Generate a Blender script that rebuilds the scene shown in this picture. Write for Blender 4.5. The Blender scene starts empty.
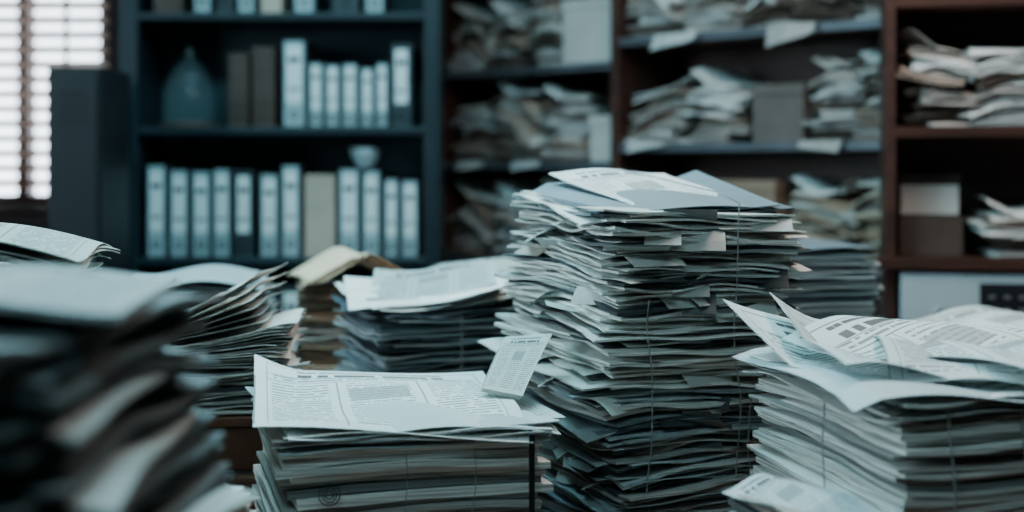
import bpy, math, random
import numpy as np
from mathutils import Vector, Matrix

random.seed(7)
RNG = np.random.default_rng(11)
scene = bpy.context.scene
pi = math.pi

# ------------------------------------------------------------------ materials
def new_mat(name):
    m = bpy.data.materials.new(name); m.use_nodes = True
    nt = m.node_tree
    return m, nt, nt.nodes['Principled BSDF']

def mth(nt, op, a, b=None, clamp=False):
    n = nt.nodes.new('ShaderNodeMath'); n.operation = op; n.use_clamp = clamp
    for i, v in enumerate((a, b)):
        if v is None: continue
        if isinstance(v, (int, float)): n.inputs[i].default_value = v
        else: nt.links.new(v, n.inputs[i])
    return n.outputs[0]

def simple(name, col, rough=0.6, metal=0.0, var=0.35, scale=6.0, bump=0.1, stretch=(1,1,1), spec=0.4):
    m, nt, b = new_mat(name)
    tc = nt.nodes.new('ShaderNodeTexCoord')
    mp = nt.nodes.new('ShaderNodeMapping'); mp.inputs['Scale'].default_value = stretch
    nt.links.new(tc.outputs['Object'], mp.inputs['Vector'])
    nz = nt.nodes.new('ShaderNodeTexNoise'); nz.inputs['Scale'].default_value = scale
    nz.inputs['Detail'].default_value = 6
    nt.links.new(mp.outputs['Vector'], nz.inputs['Vector'])
    r = nt.nodes.new('ShaderNodeValToRGB')
    r.color_ramp.elements[0].position = 0.3; r.color_ramp.elements[1].position = 0.7
    r.color_ramp.elements[0].color = (*[c*(1-var) for c in col], 1)
    r.color_ramp.elements[1].color = (*[min(1, c*(1+var)) for c in col], 1)
    nt.links.new(nz.outputs['Fac'], r.inputs['Fac'])
    nt.links.new(r.outputs['Color'], b.inputs['Base Color'])
    bp = nt.nodes.new('ShaderNodeBump'); bp.inputs['Strength'].default_value = bump
    bp.inputs['Distance'].default_value = 0.01
    nt.links.new(nz.outputs['Fac'], bp.inputs['Height'])
    nt.links.new(bp.outputs['Normal'], b.inputs['Normal'])
    b.inputs['Roughness'].default_value = rough
    b.inputs['Metallic'].default_value = metal
    b.inputs['Specular IOR Level'].default_value = spec
    return m

def paper_mat(name, kind):
    m, nt, b = new_mat(name)
    at = nt.nodes.new('ShaderNodeAttribute'); at.attribute_name = 'Col'
    tc = nt.nodes.new('ShaderNodeTexCoord')
    mp = nt.nodes.new('ShaderNodeMapping')
    nt.links.new(tc.outputs['Object'], mp.inputs['Vector'])
    nz = nt.nodes.new('ShaderNodeTexNoise'); nz.inputs['Detail'].default_value = 4
    nt.links.new(mp.outputs['Vector'], nz.inputs['Vector'])
    if kind == 'edge':
        mp.inputs['Scale'].default_value = (6, 6, 700); nz.inputs['Scale'].default_value = 1.0
        f = mth(nt, 'MULTIPLY_ADD', nz.outputs['Fac'], 3.2); f.node.inputs[2].default_value = -0.68
        f = mth(nt, 'MINIMUM', f, 1.28); f = mth(nt, 'MAXIMUM', f, 0.20)
    else:
        nz.inputs['Scale'].default_value = 9
        f = mth(nt, 'MULTIPLY_ADD', nz.outputs['Fac'], 0.4); f.node.inputs[2].default_value = 0.84
    fac = f
    if kind == 'print':
        lu = nt.nodes.new('ShaderNodeAttribute'); lu.attribute_name = 'luv'
        sp = nt.nodes.new('ShaderNodeSeparateXYZ'); nt.links.new(lu.outputs['Vector'], sp.inputs[0])
        u, v = sp.outputs[0], sp.outputs[1]
        def words(R, ws, th, tw):
            vr = mth(nt, 'MULTIPLY', v, R)
            row = mth(nt, 'LESS_THAN', mth(nt, 'FRACT', vr), th)
            fl = mth(nt, 'FLOOR', vr)
            cx = nt.nodes.new('ShaderNodeCombineXYZ')
            nt.links.new(mth(nt, 'MULTIPLY', u, ws), cx.inputs[0])
            nt.links.new(mth(nt, 'MULTIPLY', fl, 17.37), cx.inputs[1])
            n = nt.nodes.new('ShaderNodeTexNoise'); n.inputs['Scale'].default_value = 1.0; n.inputs['Detail'].default_value = 2
            nt.links.new(cx.outputs[0], n.inputs['Vector'])
            return mth(nt, 'MULTIPLY', row, mth(nt, 'GREATER_THAN', n.outputs['Fac'], tw))
        def band(x, a, c):
            return mth(nt, 'MULTIPLY', mth(nt, 'GREATER_THAN', x, a), mth(nt, 'LESS_THAN', x, c))
        def mul(*a):
            r = a[0]
            for q in a[1:]: r = mth(nt, 'MULTIPLY', r, q)
            return r
        def mx_(*a):
            r = a[0]
            for q in a[1:]: r = mth(nt, 'MAXIMUM', r, q)
            return r
        c3 = mth(nt, 'FRACT', mth(nt, 'MULTIPLY', u, 3.0))
        body = mul(words(32, 40, 0.40, 0.42), band(c3, 0.12, 0.90), band(u, 0.07, 0.93), band(v, 0.05, 0.74), 0.72)
        head = mul(words(12, 20, 0.62, 0.38), band(u, 0.18, 0.80), band(v, 0.84, 0.94))
        sub = mul(words(32, 36, 0.5, 0.42), band(u, 0.08, 0.92), band(v, 0.775, 0.825), 0.8)
        rule = mul(band(u, 0.05, 0.95), mth(nt, 'ADD', band(v, 0.757, 0.763), mth(nt, 'ADD', band(v, 0.955, 0.961), band(v, 0.829, 0.833))))
        vr = mul(mth(nt, 'ADD', mth(nt, 'ADD', band(u, 0.05, 0.054), band(u, 0.946, 0.95)), mul(mth(nt, 'LESS_THAN', c3, .02), band(v, 0, .76))), band(v, .03, .96), .7)
        pic = mul(band(u, 0.38, 0.62), band(v, 0.50, 0.66), 0.5)
        ink = mul(mx_(body, head, sub, rule, vr, pic), 0.88)
        fac = mth(nt, 'MULTIPLY', f, mth(nt, 'SUBTRACT', 1.0, ink))
    mx = nt.nodes.new('ShaderNodeVectorMath'); mx.operation = 'SCALE'
    nt.links.new(at.outputs['Color'], mx.inputs[0]); nt.links.new(fac, mx.inputs['Scale'])
    nt.links.new(mx.outputs[0], b.inputs['Base Color'])
    b.inputs['Roughness'].default_value = 0.55 if kind != 'edge' else 0.85
    b.inputs['Specular IOR Level'].default_value = 0.35 if kind != 'edge' else 0.15
    return m

M_FACE = paper_mat('paper_face', 'face')
M_EDGE = paper_mat('paper_edge', 'edge')
M_PRINT = paper_mat('paper_printed', 'print')
M_CORD = simple('cord', (0.30, 0.32, 0.32), 0.8, var=0.2, scale=200)
M_STRAP = simple('black_strap', (0.008, 0.009, 0.011), 0.5, var=0.2)
PAPER_MATS = [M_FACE, M_EDGE, M_PRINT, M_CORD, M_STRAP]

M_WOOD = simple('dark_brown_wood', (0.046, 0.0150, 0.0095), 0.45, var=0.45, scale=4, stretch=(1, 1, 9), bump=0.12)
M_WOODH = simple('table_wood', (0.13, 0.052, 0.028), 0.4, var=0.4, scale=4, stretch=(1, 12, 1), bump=0.1)
M_LIP = simple('shelf_lip_metal', (0.08, 0.09, 0.105), 0.4, metal=0.3, var=0.2)
M_NAVY = simple('navy_painted_wood', (0.0075, 0.018, 0.024), 0.4, var=0.25, scale=5, bump=0.05)
M_NAVYB = simple('navy_back_panel', (0.012, 0.034, 0.043), 0.6, var=0.3, scale=3)
M_WALL = simple('wall_paint', (0.040, 0.046, 0.048), 0.85, var=0.15, scale=4)
M_CEIL = simple('ceiling_paint', (0.13, 0.145, 0.15), 0.9, var=0.08, scale=4)
M_FLOOR = simple('floor_boards', (0.05, 0.035, 0.03), 0.55, var=0.4, scale=3, stretch=(9, 1, 1))
M_BIND = simple('binder_dark', (0.014, 0.027, 0.033), 0.5, var=0.2)
M_BINDL = simple('binder_pale', (0.25, 0.35, 0.37), 0.5, var=0.12)
M_LABEL = simple('binder_label', (0.56, 0.66, 0.66), 0.6, var=0.08, scale=30)
M_BEIGE = simple('beige_board', (0.36, 0.30, 0.24), 0.7, var=0.15)
M_BROWNB = simple('brown_leather', (0.05, 0.03, 0.022), 0.6, var=0.3)
M_METAL = simple('steel', (0.45, 0.48, 0.5), 0.3, metal=0.9, var=0.1)
M_LOCK = simple('locker_paint', (0.006, 0.0095, 0.012), 0.5, var=0.2)
M_WHITE = simple('white_enamel', (0.36, 0.42, 0.44), 0.4, var=0.08)
M_BLACK = simple('black_plastic', (0.01, 0.011, 0.013), 0.4, var=0.1)
M_SLAT = simple('blind_slat', (0.26, 0.16, 0.12), 0.5, var=0.12)
M_CARD = simple('cardboard', (0.24, 0.16, 0.11), 0.8, var=0.2, scale=8)
M_CARDW = simple('pale_cardboard', (0.46, 0.44, 0.41), 0.8, var=0.12)
M_BOXD = simple('grey_brown_board', (0.12, 0.095, 0.085), 0.8, var=0.2)

mg, nt, b = new_mat('thin_glass')
b.inputs['Base Color'].default_value = (0.18, 0.28, 0.30, 1)
b.inputs['Alpha'].default_value = 0.12
b.inputs['Roughness'].default_value = 0.05
b.inputs['Specular IOR Level'].default_value = 0.9
M_GLASS = mg
md, nt, b = new_mat('lamp_diffuser')
b.inputs['Base Color'].default_value = (0.8, 0.9, 0.95, 1)
b.inputs['Emission Color'].default_value = (0.6, 0.9, 1.0, 1)
b.inputs['Emission Strength'].default_value = 1.5
M_DIFF = md

# ------------------------------------------------------------------ mesh builder
class MB:
    def __init__(s, mats):
        s.v = []; s.f = []; s.m = []; s.c = []; s.uv = []; s.n = 0; s.mats = mats; s.sm = []
    def add(s, verts, faces, mat, col=(1, 1, 1), uv=None, smooth=False):
        verts = np.asarray(verts, float)
        k = len(verts)
        s.v.append(verts)
        off = s.n
        s.f.extend([tuple(i+off for i in f) for f in faces])
        if isinstance(mat, int): s.m.extend([mat]*len(faces))
        else: s.m.extend(mat)
        s.sm.extend([smooth]*len(faces))
        s.c.append(np.tile(np.array([*col, 1.0]), (k, 1)))
        s.uv.append(np.zeros((k, 3)) if uv is None else uv)
        s.n += k
    def box(s, lo, hi, mat, mtx=None, col=(1, 1, 1)):
        x0, y0, z0 = lo; x1, y1, z1 = hi
        vs = [(x0,y0,z0),(x1,y0,z0),(x1,y1,z0),(x0,y1,z0),(x0,y0,z1),(x1,y0,z1),(x1,y1,z1),(x0,y1,z1)]
        if mtx is not None: vs = [tuple(mtx @ Vector(p)) for p in vs]
        s.add(vs, [(0,3,2,1),(4,5,6,7),(0,1,5,4),(1,2,6,5),(2,3,7,6),(3,0,4,7)], mat, col)
    def lathe(s, prof, mat, c=(0,0,0), seg=32, mtx=None, col=(1,1,1)):
        vs = []
        for r, z in prof:
            for k in range(seg):
                a = 2*pi*k/seg
                p = Vector((r*math.cos(a), r*math.sin(a), z))
                if mtx is not None: p = mtx @ p
                vs.append((p.x+c[0], p.y+c[1], p.z+c[2]))
        fs = []
        for i in range(len(prof)-1):
            for k in range(seg):
                k2 = (k+1) % seg
                fs.append((i*seg+k, i*seg+k2, (i+1)*seg+k2, (i+1)*seg+k))
        s.add(vs, fs, mat, col, smooth=True)
    def tube(s, pts, r, mat, seg=6, col=(1,1,1)):
        pts = [Vector(p) for p in pts]; vs = []
        for i, p in enumerate(pts):
            d = (pts[min(i+1, len(pts)-1)] - pts[max(i-1, 0)]).normalized()
            a = d.cross(Vector((0.31, 0.9, 0.2))).normalized(); bb = d.cross(a)
            for k in range(seg):
                t = 2*pi*k/seg
                q = p + a*r*math.cos(t) + bb*r*math.sin(t); vs.append(tuple(q))
        fs = [(i*seg+k, i*seg+(k+1)%seg, (i+1)*seg+(k+1)%seg, (i+1)*seg+k) for i in range(len(pts)-1) for k in range(seg)]
        fs.append(tuple(range(seg))); fs.append(tuple(reversed(range((len(pts)-1)*seg, len(pts)*seg))))
        s.add(vs, fs, mat, col, smooth=True)
    def build(s, name, bevel=0.0, parent=None):
        me = bpy.data.meshes.new(name)
        V = np.concatenate(s.v)
        lo = V.min(0); hi = V.max(0)
        org = np.array([(lo[0]+hi[0])/2, (lo[1]+hi[1])/2, lo[2]])
        me.from_pydata((V-org).tolist(), [], s.f)
        for m in s.mats: me.materials.append(m)
        me.polygons.foreach_set('material_index', s.m)
        me.polygons.foreach_set('use_smooth', s.sm)
        a = me.attributes.new('Col', 'FLOAT_COLOR', 'POINT')
        a.data.foreach_set('color', np.concatenate(s.c).ravel())
        a = me.attributes.new('luv', 'FLOAT_VECTOR', 'POINT')
        a.data.foreach_set('vector', np.concatenate(s.uv).ravel())
        me.update()
        ob = bpy.data.objects.new(name, me); ob.location = org
        scene.collection.objects.link(ob)
        if parent: ob.parent = parent
        if bevel:
            bv = ob.modifiers.new('bevel', 'BEVEL'); bv.width = bevel; bv.segments = 2
            bv.limit_method = 'ANGLE'
        return ob

# ------------------------------------------------------------------ paper leaves
_cache = {}
def leaf_faces(nx, ny, topm):
    key = (nx, ny, topm)
    if key in _cache: return _cache[key]
    fs = []; ms = []
    T = lambda i, j: j*nx+i
    B = lambda i, j: nx*ny + j*nx+i
    for j in range(ny-1):
        for i in range(nx-1):
            fs.append((T(i,j), T(i+1,j), T(i+1,j+1), T(i,j+1))); ms.append(topm)
            fs.append((B(i,j), B(i,j+1), B(i+1,j+1), B(i+1,j))); ms.append(0)
    for i in range(nx-1):
        fs.append((B(i,0), B(i+1,0), T(i+1,0), T(i,0))); ms.append(1)
        fs.append((B(i+1,ny-1), B(i,ny-1), T(i,ny-1), T(i+1,ny-1))); ms.append(1)
    for j in range(ny-1):
        fs.append((B(0,j+1), B(0,j), T(0,j), T(0,j+1))); ms.append(1)
        fs.append((B(nx-1,j), B(nx-1,j+1), T(nx-1,j+1), T(nx-1,j))); ms.append(1)
    _cache[key] = (fs, ms); return fs, ms

def leaf(mb, cx, cy, z, w, l, rot, t, col, srot=0.0, nx=13, ny=11, warp=None, flut=0.0, fn=None, topm=0, off=(0, 0), zmin=None):
    U, V = np.meshgrid(np.linspace(-.5, .5, nx), np.linspace(-.5, .5, ny))
    x = U*w; y = V*l
    c, s_ = math.cos(rot), math.sin(rot)
    X = c*x - s_*y + off[0]; Y = s_*x + c*y + off[1]
    Z = np.full_like(X, z)
    if warp is not None: Z = Z + warp(X, Y, z)
    if flut:
        e = np.maximum(np.abs(U), np.abs(V))*2
        e = np.clip((e-.45)/.55, 0, 1)**1.6
        p = RNG.uniform(0, 6.28, 4)
        fl = np.sin(X*RNG.uniform(10, 34)+p[0])*np.cos(Y*RNG.uniform(10, 34)+p[1]) + .5*np.sin((X+Y)*45+p[2])
        Z = Z + e*flut*fl
        if RNG.random() < .35:
            su, sv = RNG.choice([-1, 1]), RNG.choice([-1, 1])
            dd = np.clip((U*su + V*sv) - .62, 0, 1)
            Z = Z + dd*RNG.uniform(-1, .9)*flut*16
    if fn is not None: Z = Z + fn(U, V)
    if zmin is not None: Z = np.maximum(Z, zmin)
    c, s_ = math.cos(srot), math.sin(srot)
    WX = cx + c*X - s_*Y; WY = cy + s_*X + c*Y
    top = np.stack([WX, WY, Z+t], -1).reshape(-1, 3)
    bot = np.stack([WX, WY, Z], -1).reshape(-1, 3)
    fs, ms = leaf_faces(nx, ny, topm)
    uv = np.stack([U+.5, V+.5, U*0], -1).reshape(-1, 3)
    mb.add(np.concatenate([top, bot]), fs, ms, col, np.concatenate([uv, uv]), smooth=False)

PAL_MIX = [((.72,.71,.66),5),((.57,.57,.53),4),((.38,.38,.36),3),((.18,.19,.19),3),((.06,.065,.07),3),((.44,.38,.32),1)]
PAL_LIGHT = [((.80,.79,.74),6),((.66,.65,.60),4),((.44,.44,.41),2),((.20,.20,.19),1)]
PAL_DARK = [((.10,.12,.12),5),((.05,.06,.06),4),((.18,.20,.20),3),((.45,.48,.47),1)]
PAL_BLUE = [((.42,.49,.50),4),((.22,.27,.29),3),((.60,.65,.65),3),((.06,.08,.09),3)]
PAL_KRAFT = [((.46,.33,.23),3),((.54,.45,.36),3),((.30,.21,.15),2),((.56,.53,.48),2)]
PAL_SHELF = [((.54,.47,.43),4),((.68,.63,.60),4),((.36,.26,.21),3),((.14,.10,.08),4),((.76,.74,.72),3)]
def pick(pal):
    ws = np.array([p[1] for p in pal], float)
    c = np.array(pal[RNG.choice(len(pal), p=ws/ws.sum())][0])
    return np.clip(c*RNG.uniform(.85, 1.12), 0, 1)

def stack(mb, cx, cy, z0, z1, w, l, rot, tmin=.0016, tmax=.0035, gap=.0007, jit=.006, rj=2.0, A=.006, flut=.0018,
          pal=PAL_MIX, nx=13, ny=11, sway=None, tilt=(0, 0), svar=.05, fn=None, palf=None):
    ph = RNG.uniform(0, 6.28, 4); H = max(z1-z0, .01)
    def warp(X, Y, z):
        k = min(1, (z-z0)/H*3)
        q = (z-z0)/H
        return k*A*(np.sin(X*11+ph[0]+z*13)*.55 + np.sin(Y*9+ph[1]+z*10)*.45 + .4*np.sin((X-Y)*17+ph[2]+z*22)) + q*(tilt[0]*X + tilt[1]*Y)
    z = z0
    while z < z1:
        t = RNG.uniform(tmin, tmax)
        d = sway(z) if sway else (0, 0)
        off = (RNG.normal(0, jit)+d[0], RNG.normal(0, jit)+d[1])
        ww = w*(1+RNG.uniform(-svar, svar)); ll = l*(1+RNG.uniform(-svar, svar))
        p = palf(z) if palf else pal
        leaf(mb, cx, cy, z, ww, ll, math.radians(RNG.normal(0, rj)), t, pick(p), rot, nx, ny, warp,
             flut if z > z0+.006 else 0, fn if z > z0+.01 else None, 0, off, zmin=z0+(z-z0)*.3)
        z += t + gap*RNG.uniform(.3, 2.2)
    return z, warp

def sheet(mb, cx, cy, z, w, l, rotdeg, fn, col=(.80,.84,.82), t=.0012, topm=2, nx=25, ny=25):
    leaf(mb, cx, cy, z, w, l, 0, t, col, math.radians(rotdeg), nx, ny, None, 0, fn, topm)

def loc(cx, cy, rot, x, y, z):
    c, s_ = math.cos(rot), math.sin(rot)
    return (cx+c*x-s_*y, cy+s_*x+c*y, z)

TZ = 0.75
R = math.radians
# ---- 1. tall central stack
mb = MB(PAPER_MATS)
cx, cy, rot = .190, 2.07, R(22)
def sway(z):
    q = (z-TZ)/.52
    return (.014*math.sin(q*7.5+.5)+.007*math.sin(q*23) + .010*(q-.5), .008*math.sin(q*9+2) - (.012 if .55 < q < .8 else 0))
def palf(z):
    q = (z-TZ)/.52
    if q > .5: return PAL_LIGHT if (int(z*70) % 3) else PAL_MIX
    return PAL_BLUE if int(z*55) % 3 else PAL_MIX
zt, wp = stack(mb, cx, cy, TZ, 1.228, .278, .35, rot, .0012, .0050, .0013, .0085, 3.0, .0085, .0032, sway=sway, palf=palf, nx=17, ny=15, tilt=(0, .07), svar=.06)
for k in range(6):
    leaf(mb, cx, cy, zt+.001+k*.0042, .28, .35, R(RNG.normal(0, 3)), .0028, pick(PAL_LIGHT if k % 3 else PAL_BLUE), rot, 17, 15, wp, .0028,
         None, 0, (RNG.normal(.004, .008), RNG.normal(0, .006)))
zz = zt+.030
leaf(mb, cx, cy, zz-.006, .29, .345, R(-5), .0014, (.10,.13,.15), rot, 17, 15, None, 0, lambda u, v: .07*v*.35+.05*np.clip(u-.25, 0, 1)*(v+.9), 0, (.016, .01))
leaf(mb, cx, cy, zz-.001, .26, .33, R(-9), .0014, (.16,.20,.22), rot, 17, 15, None, 0, lambda u, v: .08*v*.35+.07*np.clip(u-.22, 0, 1)*(v+.8)-.05*np.clip(-u-.35, 0, 1), 0, (.02, .01))
sheet(mb, cx+.005, cy+.0, zz+.004, .25, .32, 19, lambda u, v: .004*np.sin(u*5+1)+.10*v*.35-.12*np.clip(-u-.38, 0, 1), (.22,.26,.28), topm=0)
sheet(mb, cx+.018, cy+.025, zz+.010, .205, .28, 25, lambda u, v: .004*np.sin(u*6+v*4)+.055*v, (.80,.84,.81))
for k in range(84):
    z = RNG.uniform(.80, 1.24); side = RNG.random() < .6
    if side: o = (RNG.uniform(-.11, .12), -.155)
    else: o = (-.122, RNG.uniform(-.14, .14))
    a = RNG.uniform(.01, .08)
    sgn = -1 if RNG.random() < .65 else .8
    if side: f = (lambda a, s: (lambda u, v: s*a*np.clip(-v-.05, 0, 1)**1.4))(a, sgn)
    else: f = (lambda a, s: (lambda u, v: s*a*np.clip(-u-.05, 0, 1)**1.4))(a, sgn)
    leaf(mb, cx, cy, z, RNG.uniform(.03, .11), RNG.uniform(.05, .085), R(RNG.uniform(-38, 38)), .0006, pick(PAL_MIX), rot, 7, 7, None, 0, f, 0,
         (o[0]+sway(z)[0], o[1]+sway(z)[1]))
for lx, za, zb in ((-.090, .76, 1.13), (.040, .76, 1.255), (.060, .76, 1.0)):
    pts = []
    for i in range(24):
        z = zb + (za-zb)*i/23
        pts.append(loc(cx, cy, rot, lx+.004*math.sin(i*.5+lx*30), -.1775-.020+.003*math.sin(i*.9), z))
    if zb > 1.25:
        pts = [loc(cx, cy, rot, lx, .16, 1.302), loc(cx, cy, rot, lx, 0, 1.285), loc(cx, cy, rot, lx, -.16, 1.268)] + pts
    mb.tube(pts, .0009, 3)
mb.build('paper_stack')

# ---- 2. front middle stack
mb = MB(PAPER_MATS)
cx, cy, rot = -.154, 1.812, R(15)
zt, wp = stack(mb, cx, cy, TZ, .976, .305, .36, rot, .004, .010, .0009, .0045, 1.2, .0035, .0016, pal=PAL_LIGHT, nx=15, ny=13, svar=.025)
for k in range(6):
    leaf(mb, cx, cy, zt+k*.0032, .31+.01*RNG.random(), .37, R(RNG.normal(-1, 2.6)), .0016, pick(PAL_LIGHT if k % 2 else PAL_BLUE), rot, 15, 13, wp, .0026, None, 0,
         (RNG.normal(-.002, .007), RNG.normal(-.002, .006)))
zz = zt+.017
sheet(mb, cx+.014, cy-.003, zz, .315, .37, 14, lambda u, v: .004*np.sin(u*7)-.04*np.clip(u-.38, 0, 1)-.06*np.clip(-v-.42, 0, 1), (.50,.57,.58), topm=0)
sheet(mb, cx+.04, cy+.03, zz+.0015, .27, .32, 19, lambda u, v: .008*v, (.60,.65,.64))
sheet(mb, cx-.005, cy-.002, zz+.004, .31, .375, 18, lambda u, v: .004*np.sin(u*8+1)-.06*np.clip(-v-.42, 0, 1), (.62,.68,.68), topm=0)
sheet(mb, cx-.012, cy-.002, zz+.008, .32, .385, 10, lambda u, v: .005*np.sin(v*7+u*4)+.02*np.clip(v-.1, 0, 1) + .22*np.clip(-u-.30, 0, 1)**1.4*(.5+v) - .08*np.clip(-v-.38+u*.25, 0, 1), (.84,.88,.86))
m = Matrix.Translation((cx, cy, 0)) @ Matrix.Rotation(rot, 4, 'Z')
mb.box((.126, -.203, TZ), (.1325, -.2005, zt+.011), 4, m)
for lx in (-.02, .06):
    mb.tube([loc(cx, cy, rot, lx+.003*math.sin(i), -.200, TZ+.008+(zt-.01-TZ)*i/9) for i in range(10)], .0006, 3)
for rr in (.012, .008, .0045):
    pts = [loc(cx, cy, rot, -.105+rr*math.cos(a), -.1950, .935+rr*math.sin(a)) for a in np.linspace(0, 2*pi, 22)]
    mb.tube(pts, .0007, 4)
mb.build('paper_stack')

# leaning booklet
mb = MB(PAPER_MATS)
P = [Vector((-.040, 1.80, 1.020)), Vector((.010, 1.775, 1.014)), Vector((.052, 1.93, 1.072)), Vector((-.012, 1.96, 1.064))]
for k in range(4):
    nx, ny = 9, 9; vs = []; uv = []
    nrm = (P[1]-P[0]).cross(P[3]-P[0]).normalized()
    for j in range(ny):
        for i in range(nx):
            u = i/(nx-1); v = j/(ny-1)
            p = (P[0]*(1-u)+P[1]*u)*(1-v) + (P[3]*(1-u)+P[2]*u)*v + nrm*(.004*math.sin(v*2.6)+k*.0012) + Vector((0.001*k, 0, 0))
            vs.append(p); uv.append((u, v, 0))
    top = [tuple(p+nrm*.0008) for p in vs]; bot = [tuple(p) for p in vs]
    fs, ms = leaf_faces(nx, ny, 2)
    mb.add(top+bot, fs, ms, (.60,.61,.55), np.array(uv+uv))
mb.build('booklet')

# ---- 3. right front stack
mb = MB(PAPER_MATS)
cx, cy, rot = .492, 1.63, R(12)
def sway(z):
    q = (z-TZ)/.3
    return (-.030*max(0, min(1, (1-q)*2-1)) + .006*math.sin(q*8) + .006*q, .004*math.sin(q*6))
zt, wp = stack(mb, cx, cy, TZ, 1.045, .31, .37, rot, .0035, .0080, .0009, .0055, 1.5, .006, .0020, pal=PAL_LIGHT, nx=15, ny=13, sway=sway, svar=.03)
for k in range(7):
    leaf(mb, cx, cy, zt+k*.0034, .315, .385, R(RNG.normal(0, 2.5)), .0016, pick(PAL_LIGHT), rot, 15, 13, wp, .003, None, 0, (RNG.normal(0, .008), RNG.normal(0, .006)))
zz = zt+.026
sheet(mb, cx-.01, cy+.0, zz, .35, .41, 8, lambda u, v: -.10*np.clip(-u-.42, 0, 1)+.006*np.sin(u*8+v*5)-.05*np.clip(-v-.38, 0, 1), (.56,.63,.63), topm=0)
sheet(mb, cx-.012, cy+.02, zz+.006, .33, .39, 17, lambda u, v: .008*np.sin(u*7+v*2+1)+.14*np.clip(-u+v-.55, 0, 1)-.12*np.clip(-v-.36, 0, 1), (.76,.82,.80))
sheet(mb, cx-.02, cy+.02, zz+.013, .27, .34, 3, lambda u, v: .009*np.sin(u*9+v*3)+.10*np.clip(-u+v-.5, 0, 1)+.03*np.clip(-u-.3, 0, 1), (.68,.75,.74))
sheet(mb, cx+.055, cy+.035, zz+.018, .30, .34, 38, lambda u, v: .014*np.sin(u*6+v*5)+.02*v, (.76,.82,.80))
sheet(mb, cx+.06, cy-.03, zz+.020, .27, .28, -10, lambda u, v: .012*np.sin(u*9)*np.cos(v*4)-.12*np.clip(-v-.36, 0, 1)+.05*np.clip(u+v-.6, 0, 1), (.70,.76,.75))
for lx in (-.10, -.02):
    mb.tube([loc(cx, cy, rot, lx+.004*math.sin(i), -.203, TZ+.01+(zt-TZ)*i/11) for i in range(12)], .0009, 3)
mb.tube([loc(cx, cy, rot, -.172, -.06+.003*math.sin(i), TZ+.14+(zt-TZ-.14)*i/11) for i in range(12)], .0009, 3)
mb.build('paper_stack')

# ---- 3b. low loose piles at the bottom edge
mb = MB(PAPER_MATS)
zt, wp = stack(mb, .282, 1.41, TZ, .968, .080, .15, R(12), .002, .005, .001, .003, 2, .003, .002, pal=PAL_MIX, nx=11, ny=9)
sheet(mb, .282, 1.41, zt+.003, .088, .152, 18, lambda u, v: .008*np.sin(u*6+v*3)-.04*np.clip(-v-.2, 0, 1), (.60,.65,.64))
mb.build('paper_pile')
mb = MB(PAPER_MATS)
zt, wp = stack(mb, -.372, 1.42, TZ, .958, .15, .21, R(-10), .002, .006, .001, .005, 3, .004, .003, pal=PAL_MIX, nx=11, ny=9)
sheet(mb, -.370, 1.42, zt+.003, .155, .21, -18, lambda u, v: .01*np.sin(u*6+v*3), (.52,.55,.54))
mb.build('paper_pile')

# ---- 4. near left stack
mb = MB(PAPER_MATS)
cx, cy, rot = -.400, .95, R(-4)
def sway(z): return (.008*math.sin(z*31)+.005*math.sin(z*77), .01*math.sin(z*25))
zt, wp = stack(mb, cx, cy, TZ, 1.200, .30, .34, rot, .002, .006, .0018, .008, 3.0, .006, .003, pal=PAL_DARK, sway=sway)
for zc, ox in ((1.06, .035), (1.115, .015), (.985, .03), (1.16, .01), (.93, .02)):
    leaf(mb, cx, cy, zc, .30, .32, R(RNG.normal(0, 4)), .004, (.62,.68,.66), rot, 13, 11, wp, .003, lambda u, v: -.03*np.clip(u-.2, 0, 1), 0, (ox, 0))
sheet(mb, cx, cy, zt+.004, .31, .35, -8, lambda u, v: .008*np.sin(u*5+2)+.005*np.sin(v*7), (.30,.34,.34), t=.004, topm=0)
sheet(mb, cx+.015, cy+.01, zt+.014, .28, .28, 6, lambda u, v: .006*np.sin(u*7+1), (.50,.55,.54), t=.004)
mb.build('paper_stack')

# ---- 5. far-left stack with tented papers
mb = MB(PAPER_MATS)
cx, cy, rot = -.665, 1.70, R(4)
zt, wp = stack(mb, cx, cy, TZ, 1.175, .29, .34, rot, .002, .006, .001, .006, 2, .006, .004, pal=PAL_MIX)
for k in range(5):
    sheet(mb, cx+RNG.normal(.0, .008), cy+RNG.normal(0, .008), zt+.004+k*.004, .30, .33, RNG.normal(4, 4),
          lambda u, v: .030*np.cos(u*3.0)+.006*np.sin(v*7), (.62-.03*(4-k),.64-.03*(4-k),.60-.03*(4-k)), topm=0 if k < 4 else 2)
mb.build('paper_stack')

# ---- 6. crate with folded newspapers
mb = MB([M_WOODH, M_WOOD])
m = Matrix.Translation((-.44, 2.17, 0)) @ Matrix.Rotation(R(8), 4, 'Z')
X0, X1, Y0, Y1 = -.14, .115, -.16, .16
for zlo, zhi in ((TZ, .795), (.810, .86), (.875, .935)):
    mb.box((X0, Y0, zlo), (X1, Y0+.012, zhi), 0, m); mb.box((X0, Y1-.012, zlo), (X1, Y1, zhi), 0, m)
    mb.box((X0, Y0+.0125, zlo), (X0+.012, Y1-.0125, zhi), 0, m); mb.box((X1-.012, Y0+.0125, zlo), (X1, Y1-.0125, zhi), 0, m)
for a in (X0+.0125, X1-.0325):
    for c in (Y0+.0125, Y1-.0325):
        mb.box((a, c, TZ), (a+.02, c+.02, .936), 1, m)
mb.box((X0-.008, Y0-.008, .937), (X1+.008, Y1+.008, .951), 0, m)
mb.build('wooden_crate', bevel=.002)
mb = MB(PAPER_MATS)
cx, cy, rot = -.440, 2.15, R(10)
zt, wp = stack(mb, cx, cy, .952, 1.010, .21, .27, rot, .0015, .004, .001, .006, 3, .003, .003, pal=PAL_MIX)
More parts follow.
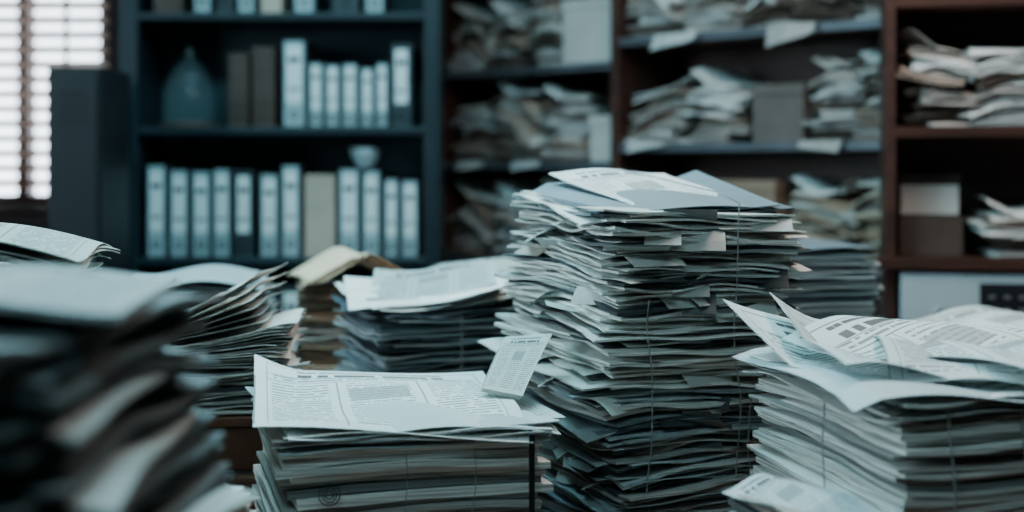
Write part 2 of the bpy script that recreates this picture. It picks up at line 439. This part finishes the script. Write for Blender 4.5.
for k in range(14):
    q = k/13
    sheet(mb, cx+.001*k-.006+RNG.normal(0, .003), cy+RNG.normal(0, .003), zt+.001+k*.0021, .215, .27, 6+RNG.normal(0, 3)-q*4,
          (lambda q: (lambda u, v: (.040*q)*np.clip(u+.5, 0, 1)**1.8 + .004*np.sin(v*8) - .06*np.clip(-u-.36, 0, 1)-.05*np.clip(u-.40, 0, 1)))(q),
          tuple(pick(PAL_LIGHT)), topm=0, nx=15, ny=11)
for k in range(6):
    q = k/5
    sheet(mb, cx-.030-.003*k, cy-.015, zt+.031+k*.0022, .215, .25, 2-3*k, (lambda q: (lambda u, v: (.034+.050*q)*np.clip(u+.5, 0, 1)**1.5 + .03*v*q+.003*np.sin(v*9+q)-.05*np.clip(-u-.4, 0, 1)))(q),
          (.82,.84,.80) if k == 5 else tuple(pick(PAL_LIGHT)), topm=2 if k == 5 else 0, nx=15, ny=11)
mb.build('newspaper_stack')

# ---- 7. mid stack behind (335-510)
mb = MB(PAPER_MATS)
cx, cy, rot = -.145, 2.52, R(20)
zt, wp = stack(mb, cx, cy, TZ, 1.05, .25, .31, rot, .0016, .004, .0012, .010, 3, .007, .003, pal=PAL_BLUE)
for k in range(12):
    q = k/11
    leaf(mb, cx, cy, zt+k*.0034, .25+.01*q, .31, R(-q*9+RNG.normal(0, 4)), .0014, pick(PAL_MIX if k > 5 else PAL_BLUE), rot, 15, 13, wp, .004,
         (lambda q: (lambda u, v: q*(.05*np.clip(u+.1, 0, 1)**1.3+.03*v)))(q), 0, (RNG.normal(0, .014), RNG.normal(0, .012)))
leaf(mb, cx, cy, zt+.043, .22, .26, R(-18), .0014, (.42,.47,.46), rot, 15, 13, wp, .005, lambda u, v: .05*np.clip(u+.1, 0, 1)**1.3+.03*v, 2, (.005, .0))
mb.tube([loc(cx, cy, rot, .0, -.180, TZ+.01+.30*i/9) for i in range(10)], .001, 3)
mb.build('paper_stack')

# ---- 8. others behind
mb = MB(PAPER_MATS)
zt, wp = stack(mb, -.60, 2.70, TZ, 1.085, .25, .28, R(5), .002, .006, .001, .007, 3, .005, .003, pal=PAL_DARK, nx=9, ny=9)
sheet(mb, -.60, 2.70, zt+.006, .26, .29, 8, lambda u, v: .01*np.sin(u*6+1)+.01*v, (.36,.40,.40), topm=0)
mb.build('paper_stack')
mb = MB(PAPER_MATS)
zt, wp = stack(mb, -.335, 2.96, TZ, 1.06, .21, .24, R(8), .003, .007, .0012, .006, 2, .004, .003, pal=PAL_KRAFT, nx=9, ny=9)
for k in range(3):
    sheet(mb, -.335, 2.95, zt+.004+k*.004, .20, .24, 10+8*k, lambda u, v: .055*(1-np.abs(u)*2)+.004*np.sin(v*7), (.72,.52,.36), topm=0)
mb.build('document_folder_stack')
mb = MB(PAPER_MATS)
zt, wp = stack(mb, -.035, 3.02, TZ, 1.08, .23, .26, R(-10), .003, .007, .0012, .008, 3, .004, .003, pal=PAL_BLUE, nx=9, ny=9)
sheet(mb, -.035, 3.02, zt+.006, .22, .26, 15, lambda u, v: .02*np.clip(u+v, 0, 1)+.004*np.sin(v*7), (.45,.47,.44), topm=0)
mb.build('paper_stack')
mb = MB(PAPER_MATS)
zt, wp = stack(mb, .525, 2.68, TZ, 1.150, .23, .28, R(6), .002, .005, .001, .004, 1.5, .003, .002, pal=PAL_BLUE, nx=9, ny=9)
sheet(mb, .525, 2.68, zt+.005, .25, .30, 3, lambda u, v: .004*np.sin(u*6), (.12,.15,.17), topm=0)
mb.build('paper_stack')
mb = MB(PAPER_MATS)
zt, wp = stack(mb, .88, 2.45, TZ, 1.02, .30, .34, R(-9), .002, .006, .001, .01, 3, .005, .003, pal=PAL_LIGHT, nx=9, ny=9)
sheet(mb, .88, 2.45, zt+.006, .30, .34, 20, lambda u, v: .012*np.sin(u*6+1)+.012*v, (.72,.78,.76))
mb.build('paper_stack')

# ------------------------------------------------------------------ table
mb = MB([M_WOODH, M_WOOD])
mb.box((-1.0, .6, .71), (1.15, 3.2, .7485), 0)
mb.box((-.93, .67, .62), (1.08, .70, .71), 1); mb.box((-.93, 3.10, .62), (1.08, 3.13, .71), 1)
mb.box((-.93, .70, .62), (-.90, 3.10, .71), 1); mb.box((1.05, .70, .62), (1.08, 3.10, .71), 1)
for x in (-.95, 1.03):
    for y in (.65, 1.86, 3.08): mb.box((x, y, 0), (x+.07, y+.07, .71), 1)
mb.build('wooden_table', bevel=.003)

# ------------------------------------------------------------------ room
def room_box(name, lo, hi, mat):
    mb = MB([mat]); mb.box(lo, hi, 0); return mb.build(name)
XL, XR, YF, YB, ZC = -2.7, 2.1, -1.6, 5.15, 2.75
room_box('floor', (XL-.1, YF-.1, -.1), (XR+.1, YB+.1, 0), M_FLOOR)
room_box('ceiling', (XL-.1, YF-.1, ZC), (XR+.1, YB+.1, ZC+.1), M_CEIL)
room_box('wall_right', (XR, YF-.1, 0), (XR+.1, YB+.1, ZC), M_WALL)
room_box('wall_front', (XL, YF-.1, 0), (XR, YF, ZC), M_WALL)
LY0, LY1, LZ0, LZ1 = .9, 2.3, 1.25, 2.35
mb = MB([M_WALL])
mb.box((XL-.1, YF-.1, 0), (XL, YB+.1, LZ0), 0); mb.box((XL-.1, YF-.1, LZ1), (XL, YB+.1, ZC), 0)
mb.box((XL-.1, YF-.1, LZ0), (XL, LY0, LZ1), 0); mb.box((XL-.1, LY1, LZ0), (XL, YB+.1, LZ1), 0)
mb.build('wall_left')
mb = MB([M_WOOD])  # unseen window, added so side light reaches the left faces of the stacks
for y in (LY0, (LY0+LY1)/2-.025, LY1-.05): mb.box((XL-.06, y, LZ0), (XL+.01, y+.05, LZ1), 0)
for z in (LZ0, LZ1-.05): mb.box((XL-.058, LY0+.05, z), (XL+.008, LY1-.05, z+.05), 0)
mb.box((XL, LY0-.06, LZ0-.04), (XL+.14, LY1+.06, LZ0-.001), 0)
mb.build('added_side_window')
WX0, WX1, WZ0, WZ1 = -2.45, -1.44, 1.14, 2.4
mb = MB([M_WALL])
mb.box((XL, YB, 0), (XR, YB+.1, WZ0), 0); mb.box((XL, YB, WZ1), (XR, YB+.1, ZC), 0)
mb.box((XL, YB, WZ0), (WX0, YB+.1, WZ1), 0); mb.box((WX1, YB, WZ0), (XR, YB+.1, WZ1), 0)
mb.build('wall_back')
mb = MB([M_WALL]); mb.box((XL, YB-.015, 0), (XR, YB, .12), 0); mb.build('baseboard_back')
mb = MB([M_WOOD, M_GLASS])
for x0, x1 in ((WX0, WX0+.05), (WX1-.05, WX1), (-1.79, -1.745), (-2.12, -2.08)):
    mb.box((x0, YB-.01, WZ0), (x1, YB+.06, WZ1), 0)
for z0, z1 in ((WZ0, WZ0+.05), (WZ1-.05, WZ1)):
    mb.box((WX0+.05, YB-.008, z0), (WX1-.05, YB+.058, z1), 0)
mb.box((WX0-.06, YB-.13, WZ0-.04), (WX1+.06, YB-.001, WZ0-.001), 0)
mb.box((WX0-.03, YB-.03, WZ0-.14), (WX1+.03, YB-.001, WZ0-.041), 0)
mb.build('window_1')
# venetian blind
mb = MB([M_SLAT, M_WOOD])
z = WZ0+.06
while z < WZ1-.07:
    m = Matrix.Translation(((WX0+WX1)/2, YB-.060, z)) @ Matrix.Rotation(R(-26), 4, 'X')
    mb.box((-.50, -.028, -.0015), (.50, .028, .0015), 0, m)
    z += .053
mb.box((WX0+.005, YB-.09, WZ1-.06), (WX1-.005, YB-.03, WZ1), 1)
mb.box((WX0+.005, YB-.085, WZ0+.012), (WX1-.005, YB-.035, WZ0+.03), 1)
for x in (-2.3, -1.95, -1.585):
    mb.box((x-.008, YB-.0932, WZ0+.03), (x+.008, YB-.092, WZ1-.06), 1)
mb.build('venetian_blind')

# ------------------------------------------------------------------ left bookcase
BX0, BX1, BY0, BY1 = -1.135, -.208, 4.1, 4.42
mb = MB([M_NAVY, M_NAVYB])
mb.box((BX0, BY0, 0), (BX0+.055, BY1, 2.3), 0); mb.box((BX1-.045, BY0, 0), (BX1, BY1, 2.3), 0)
mb.box((BX0+.055, BY1-.012, .06), (BX1-.045, BY1, 2.25), 1)
SH = [.06, .37, .70, 1.046, 1.424, 1.755, 2.05]
for z in SH: mb.box((BX0+.055, BY0+.004, z-.022), (BX1-.045, BY1-.012, z), 0)
mb.box((BX0-.02, BY0-.02, 2.3), (BX1+.0, BY1, 2.34), 0)
mb.box((BX0+.055, BY0+.01, 0), (BX1-.045, BY0+.03, .037), 0)
mb.build('bookcase', bevel=.003)

def binder(mb, x, y, z, w, h, d, style, lean=0.0):
    """lever-arch file: two dark boards, spine, paper block, label, finger ring"""
    m = Matrix.Translation((x, y, z)) @ Matrix.Rotation(lean, 4, 'Y')
    t = .003
    side = 0 if style in (0, 1) else style
    mb.box((0, .004, 0), (t, d, h), side, m); mb.box((w-t, .004, 0), (w, d, h), side, m)
    mb.box((0, 0, 0), (w, .004, h), side, m)
    mb.box((t+.001, .006, .006), (w-t-.001, d-.006, h-.008), 3, m)
    if style in (0, 1):
        if style == 1: mb.box((w*.10, -.0012, .004), (w*.90, -.0001, h-.004), 1, m)
        mb.box((w*.18, -.0026, h*.28), (w*.82, -.0014, h*.93), 2, m)
        mr = m @ Matrix.Translation((w/2, -.002, h*.14)) @ Matrix.Rotation(pi/2, 4, 'X')
        mb.lathe([(.008, 0), (.008, .002), (.012, .002), (.012, 0)], 5, mtx=mr, seg=16)
        mb.box((w*.28, -.0034, h*.42), (w*.72, -.0027, h*.45), 5, m); mb.box((w*.28, -.0034, h*.74), (w*.72, -.0027, h*.80), 0, m)
    elif style == 6:
        for q in (.12, .3, .7, .88): mb.box((-.001, -.003, h*q), (w+.001, .001, h*q+.006), 6, m)
BM = [M_BIND, M_BINDL, M_LABEL, M_CARDW, M_METAL, M_BLACK, M_BROWNB, M_BEIGE]
K = 4.1/1422
def bx(c): return (c-512)*K
rng = random.Random(3)
def brow(z, rows, d=.25):
    mb = MB(BM)
    for c, wc, h, st in rows:
        binder(mb, bx(c)+.004, BY0+.02+rng.uniform(0, .018), z+.0005, (wc-2)*K, h*rng.uniform(.97, 1.02), d, st)
    mb.build('ring_binder_row')
brow(1.046, [(143,22,.270,1),(166,21,.255,1),(188,21,.258,1),(210,20,.255,1),(231,21,.258,0),(256,21,.245,1),(278,21,.27,1),(302,32,.245,7),
        (336,23,.255,1),(360,20,.25,1),(382,16,.235,1),(399,19,.225,1)])
brow(1.424, [(226,21,.22,6),(249,24,.235,6),(279,26,.25,1),(306,16,.185,1),(323,16,.18,1),(340,17,.182,1),(358,15,.178,1),(374,14,.19,1),(389,22,.245,0)], .24)
brow(1.755, [(150,30,.2,6),(190,20,.22,1),(214,18,.22,0),(234,20,.2,1),(258,22,.24,7),(290,24,.22,1),(330,28,.23,0),(362,22,.2,1)], .24)
brow(.70, [(143,26,.24,0),(171,24,.26,1),(197,24,.25,0),(223,26,.27,6),(251,24,.24,1),(277,26,.26,0),(305,24,.25,6),(331,26,.27,0),(359,24,.25,1),(385,26,.26,0)], .24)
# glass bell jar
mb = MB([M_GLASS, M_BROWNB])
c0 = (bx(180), BY0+.12, 1.4245)
mb.lathe([(.0, 0), (.090, 0), (.093, .006), (.090, .014), (.0, .015)], 1, c0)
out = [(.080, .016), (.082, .06), (.078, .10), (.066, .14), (.048, .175), (.026, .198), (.010, .208), (.008, .214), (.012, .222), (.013, .230), (.008, .238), (.0005, .240)]
mb.lathe(out, 0, c0)
mb.build('glass_bell_jar')
mb = MB([M_BINDL])
mb.lathe([(.0, 0), (.022, 0), (.024, .006), (.040, .03), (.046, .058), (.043, .058), (.037, .032), (.02, .010), (.0, .009)], 0, (bx(362), BY0+.10, 1.3075))
mb.build('enamel_bowl')
# ------------------------------------------------------------------ locker
mb = MB([M_LOCK, M_BLACK, M_METAL])
mb.box((-1.215, 3.72, .0), (-1.075, 4.00, 1.57), 0)
mb.box((-1.208, 3.706, .06), (-1.082, 3.7195, 1.56), 0)
for z in (1.50, 1.475, 1.45, 1.425): mb.box((-1.18, 3.703, z), (-1.11, 3.7065, z+.008), 1)
mb.box((-1.10, 3.69, .98), (-1.09, 3.706, 1.10), 2)
mb.build('metal_locker', bevel=.004)

# ------------------------------------------------------------------ angled open shelving (bays A, B)
O = Vector((-.24, 4.75, 0)); ANG = math.atan2(-1.1, 1.19)
F = Matrix.Translation(O) @ Matrix.Rotation(ANG, 4, 'Z')
mb = MB([M_WOOD, M_LIP])
L1, L2, D = .745, 1.70, .33
for x0, x1 in ((-.02, .01), (L1-.014, L1+.018), (L2-.02, L2)):
    mb.box((x0, -.004, 0), (x1, D, 2.45), 0, F)
mb.box((.01, D-.012, 0.05), (L2-.02, D, 2.42), 0, F)
SHA = [.10, .42, .73, 1.02, 1.325, 1.625, 1.93, 2.25]
SHB = [.10, .42, .73, 1.05, 1.375, 1.690, 1.99, 2.28]
for S, x0, x1 in ((SHA, .01, L1-.014), (SHB, L1+.018, L2-.02)):
    for z in S:
        mb.box((x0, .003, z-.022), (x1, D-.012, z), 0, F)
        mb.box((x0+.001, -.003, z-.022), (x1-.001, .0025, z+.001), 1, F)
mb.build('archive_shelving')

# right bay C
I = Matrix.Translation((.862, 3.28, 0)) @ Matrix.Rotation(R(-12), 4, 'Z')
mb = MB([M_WOOD, M_LIP])
CW, CD = .86, .30
mb.box((0, 0, 0), (.022, CD, 2.45), 0, I); mb.box((CW-.028, 0, 0), (CW, CD, 2.45), 0, I)
mb.box((.022, CD-.012, .05), (CW-.028, CD, 2.43), 0, I)
for z in (.10, .50, .875, 1.098, 1.400, 1.70, 2.0, 2.3):
    mb.box((.022, .003, z-.024), (CW-.028, CD-.012, z), 0, I)
mb.box((-.02, -.05, 1.076), (CW, -.0005, 1.10), 0, I)
mb.build('wooden_shelf_unit')

def shelf_pile(mb, frame, sx, depth, z, w, l, h, yaw=0.0, pal=PAL_SHELF, flut=.006):
    p = frame @ Vector((sx, depth, 0))
    r = frame.to_euler().z + R(yaw)
    ctr = RNG.uniform(-.3, .3); bend = RNG.uniform(.0, .11)
    tl = RNG.uniform(-.15, .15)
    def mk(q, b2):
        return lambda u, v: q*(-b2*(u-ctr)**2*2*w/.2 + tl*u*w - .06*np.clip(-v-.28, 0, 1))
    zc = z+.001; H = h
    ph = RNG.uniform(0, 6, 3)
    wp = lambda X, Y, zz: .005*np.sin(X*18+ph[0]+zz*15)+.004*np.sin(Y*16+ph[1]+zz*12)
    while zc < z+h:
        # a bundle of several leaves, then a visible offset to the next bundle
        n = RNG.integers(2, 7); bo = (RNG.normal(0, .014), RNG.normal(0, .008)); br = RNG.normal(0, 9)
        bw, bl = w*RNG.uniform(.80, 1.08), l*RNG.uniform(.85, 1.03); c0 = pick(pal); bb = bend+RNG.normal(0, .03)
        for _ in range(n):
            t = RNG.uniform(.0012, .0045); q = min(1, (zc-z)/H*1.3)
            leaf(mb, p.x, p.y, zc, bw*RNG.uniform(.95, 1.05), bl*RNG.uniform(.97, 1.02), R(br+RNG.normal(0, 3)), t, np.clip(c0*RNG.uniform(.6, 1.15), 0, 1), r, 11, 9,
                 (lambda k: (lambda X, Y, zz: k*wp(X, Y, zz)))(q), flut*q, mk(q, bb), 0, (bo[0]+RNG.normal(0, .004), bo[1]+RNG.normal(0, .004)), zmin=z+.0008+(zc-z)*.3)
            zc += t + RNG.uniform(.0005, .0028)
            if zc > z+h: break
        zc += RNG.uniform(.001, .007)
    for _ in range(RNG.integers(1, 3)):   # curled loose sheets on top
        s1 = RNG.choice([-1, 1])
        leaf(mb, p.x, p.y, zc+.002, w*.95, l*.88, R(RNG.normal(0, 14)), .0012, pick([((.76,.74,.72),1),((.6,.55,.5),1)]), r, 11, 9,
             lambda X, Y, zz: wp(X, Y, zz), .003, (lambda s1: (lambda u, v: .09*np.clip(s1*u-.12, 0, 1)-.06*np.clip(-v-.3, 0, 1)+tl*u*w))(s1), 0, (0, 0))
        zc += .006
def fill(mb, frame, x0, x1, z, hmin, hmax, pal=PAL_SHELF, l=.25, dep=.15):
    x = x0
    while x < x1-.06:
        w = min(RNG.uniform(.15, .23), x1-x)
        shelf_pile(mb, frame, x+w/2, dep+RNG.uniform(-.012, .006), z, w*.98, l, RNG.uniform(hmin, hmax), RNG.normal(0, 5), pal, RNG.uniform(.003, .007))
        x += w
def drape(mb, frame, sx, z, w, hang, yaw, inlen=.12):
    """sheet lying on the shelf and hanging over its front edge"""
    nx, ny = 9, 16; top = []; bot = []; uv = []
    fm = frame @ Matrix.Translation((sx, 0, 0))
    cf = RNG.uniform(.5, 1.5)*RNG.choice([-1, 1])
    for j in range(ny):
        for i in range(nx):
            uu = i/(nx-1)-.5
            s = j/(ny-1)*(inlen+hang*(1+cf*uu))
            u = uu*w
            if s < inlen: y = inlen-s-.012; zz = z+.002+.03*(inlen-s)
            else:
                q = s-inlen; y = -.012-.25*q; zz = z+.002-.96*q
            y2 = y-.006*math.sin(i*1.1+s*30)*(1 if s > inlen else 0)-.004; x2 = u+yaw*(s-inlen)
            top.append(tuple(fm @ Vector((x2, y2-.0008, zz+.0008)))); bot.append(tuple(fm @ Vector((x2, y2, zz))))
            uv.append((i/(nx-1), 1-j/(ny-1), 0))
    fs, ms = leaf_faces(nx, ny, 0)
    mb.add(top+bot, fs, ms, pick([((.44,.44,.43),2),((.34,.31,.29),2)]), np.array(uv+uv))

mb = MB(PAPER_MATS)
fill(mb, F, .02, .73, 1.02, .17, .23)
drape(mb, F, .52, 1.02, .12, .05, .4)
mb.build('document_piles')
mb = MB(PAPER_MATS)
fill(mb, F, .02, .60, 1.325, .17, .23)
for x in (.16, .40): drape(mb, F, x, 1.325, .12, RNG.uniform(.015, .03), RNG.uniform(-.5, .5))
mb.build('document_piles')
mb = MB(PAPER_MATS)
fill(mb, F, .02, .48, 1.625, .18, .25)
mb.build('document_piles')
mb = MB(PAPER_MATS); fill(mb, F, .02, .73, 1.93, .1, .2); mb.build('document_piles')
mb = MB(PAPER_MATS); fill(mb, F, .02, .73, .73, .1, .2); mb.build('document_piles')
mb = MB(PAPER_MATS)
fill(mb, F, .77, 1.19, 1.375, .13, .19); fill(mb, F, 1.39, 1.67, 1.375, .18, .23)
for x in (.88, 1.45): drape(mb, F, x, 1.375, .13, RNG.uniform(.015, .03), RNG.uniform(-.6, .6))
mb.build('document_piles')
mb = MB(PAPER_MATS)
fill(mb, F, .77, 1.67, 1.69, .16, .23)
for x in (.98, 1.36): drape(mb, F, x, 1.69, .15, RNG.uniform(.03, .06), RNG.uniform(-.6, .6))
mb.build('document_piles')
mb = MB(PAPER_MATS)
fill(mb, F, .77, 1.04, 1.05, .12, .18); fill(mb, F, 1.33, 1.67, 1.05, .17, .22, PAL_KRAFT)
mb.build('document_piles')
mb = MB(PAPER_MATS); fill(mb, F, .77, 1.67, 1.99, .1, .2); mb.build('document_piles')
mb = MB(PAPER_MATS); fill(mb, F, .77, 1.67, .73, .1, .2); mb.build('document_piles')
mb = MB(PAPER_MATS)
fill(mb, I, .035, .82, 1.40, .14, .18, l=.24, dep=.145)
mb.build('document_piles')
mb = MB(PAPER_MATS); fill(mb, I, .215, .82, 1.101, .09, .13, l=.22, dep=.14, pal=PAL_SHELF); mb.build('document_piles')
mb = MB(PAPER_MATS); fill(mb, I, .035, .82, 1.70, .1, .16, l=.24, dep=.145); mb.build('document_piles')

def abox(name, frame, x, y, z, w, d, h, mat, yaw=0, lab=M_CARDW):
    mb = MB([mat, lab, M_METAL])
    m = frame @ Matrix.Translation((x, y, z+.0008)) @ Matrix.Rotation(R(yaw), 4, 'Z')
    mb.box((0, 0, 0), (w, d, h-.03), 0, m)
    mb.box((-.004, -.004, h-.0295), (w+.004, d+.004, h), 0, m)
    mb.box((w*.25, -.0015, h*.3), (w*.75, -.0002, h*.6), 1, m)
    mb.build(name, bevel=.002)
abox('archive_box', F, .505, .04, 1.625, .19, .24, .20, M_CARDW)
abox('archive_box', F, .625, .03, 1.325, .085, .24, .14, M_CARDW)
abox('archive_box', F, 1.21, .03, 1.375, .16, .25, .16, M_BOXD, lab=M_BOXD)
abox('archive_box', F, 1.08, .03, 1.05, .20, .25, .22, M_CARD, lab=M_BOXD)
mb = MB([M_BROWNB, M_CARDW])
mb.box((.035, .05, 1.1005), (.175, .11, 1.19), 0, I)
mb.box((.035, .111, 1.1005), (.175, .120, 1.29), 0, I)
mb.box((.04, .098, 1.195), (.17, .1105, 1.265), 1, I)
mb.build('index_card_holder')

# enamel appliance with grille
mb = MB([M_WHITE, M_BLACK, M_METAL])
ux0, ux1, uy0, uy1, uz0, uz1 = .032, .50, -.040, .22, .876, 1.066
mb.box((ux0, uy0, uz0+.01), (ux1, uy1, uz1), 0, I)
for x in (ux0+.03, ux1-.05): mb.box((x, uy0+.06, uz0), (x+.02, uy1-.04, uz0+.0095), 1, I)
mb.box((ux0+.17, uy0-.006, uz0+.03), (ux1-.02, uy0-.0005, uz1-.02), 1, I)
for i in range(8):
    for j in range(4):
        mb.box((ux0+.19+i*.032, uy0-.009, uz0+.045+j*.030), (ux0+.204+i*.032, uy0-.0065, uz0+.053+j*.030), 2, I)
mb.lathe([(.014, 0), (.014, .012), (.0, .013)], 2, mtx=I @ Matrix.Translation((ux0+.08, uy0, uz0+.10)) @ Matrix.Rotation(pi/2, 4, 'X'))
mb.build('microwave_oven', bevel=.003)

# ------------------------------------------------------------------ lights
def unseen_ceiling_light(x, y, sx, sy, power, col, z=2.62):  # fixtures out of view, modelled around the area lights
    e = bpy.data.objects.new('unseen_ceiling_light', None); scene.collection.objects.link(e); e.location = (x, y, z)
    mb = MB([M_WHITE, M_DIFF, M_METAL])
    mb.box((x-sx/2-.02, y-sy/2-.02, z+.008), (x+sx/2+.02, y+sy/2+.02, z+.06), 0)
    mb.box((x-sx/2, y-sy/2, z+.002), (x+sx/2, y+sy/2, z+.0075), 1)
    for a in (-.3, .3): mb.box((x+a*sx-.006, y-.006, z+.06), (x+a*sx+.006, y+.006, ZC), 2)
    o = mb.build('housing'); o.parent = e; o.location = Vector(o.location)-e.location
    ld = bpy.data.lights.new('tube', 'AREA'); ld.shape = 'RECTANGLE'; ld.size = sx; ld.size_y = sy
    ld.energy = power; ld.color = col
    lo = bpy.data.objects.new('lamp', ld); scene.collection.objects.link(lo); lo.parent = e; lo.location = (0, 0, -.004)
CYAN = (.36, .84, 1.0)
unseen_ceiling_light(-.45, 2.50, 1.2, .5, 50, CYAN)
unseen_ceiling_light(-.3, .25, 1.2, .5, 11, (.50, .89, 1.0))  # fill added overhead near the camera to brighten the stack fronts
unseen_ceiling_light(-.6, 3.5, 1.0, .35, 8, (.36, .84, 1.0))  # weak panel added to light the back shelves
unseen_ceiling_light(.85, 2.45, .5, .8, 25, (1.0, .86, .78))  # warm panel added to lift the right-hand shelves
ld = bpy.data.lights.new('side_light', 'AREA'); ld.shape = 'RECTANGLE'; ld.size = LZ1-LZ0; ld.size_y = LY1-LY0  # area lamp added outside the left opening for side light
ld.energy = 38; ld.color = (.44, .85, 1.0)
lo = bpy.data.objects.new('added_side_light', ld); scene.collection.objects.link(lo)
lo.location = (XL-.14, (LY0+LY1)/2, (LZ0+LZ1)/2); lo.rotation_euler = (0, -pi/2, 0)

w = bpy.data.worlds.new('sky'); scene.world = w; w.use_nodes = True
w.node_tree.nodes['Background'].inputs[0].default_value = (.78, .91, 1, 1)
w.node_tree.nodes['Background'].inputs[1].default_value = 8.5

# ------------------------------------------------------------------ camera
cd = bpy.data.cameras.new('camera'); cam = bpy.data.objects.new('camera', cd); scene.collection.objects.link(cam)
cam.location = (0, 0, 1.30); cam.rotation_euler = (pi/2, 0, 0)
cd.lens = 50; cd.sensor_width = 36; cd.shift_y = -86/1024
cd.dof.use_dof = True; cd.dof.focus_distance = 1.80; cd.dof.aperture_fstop = 2.3
scene.camera = cam
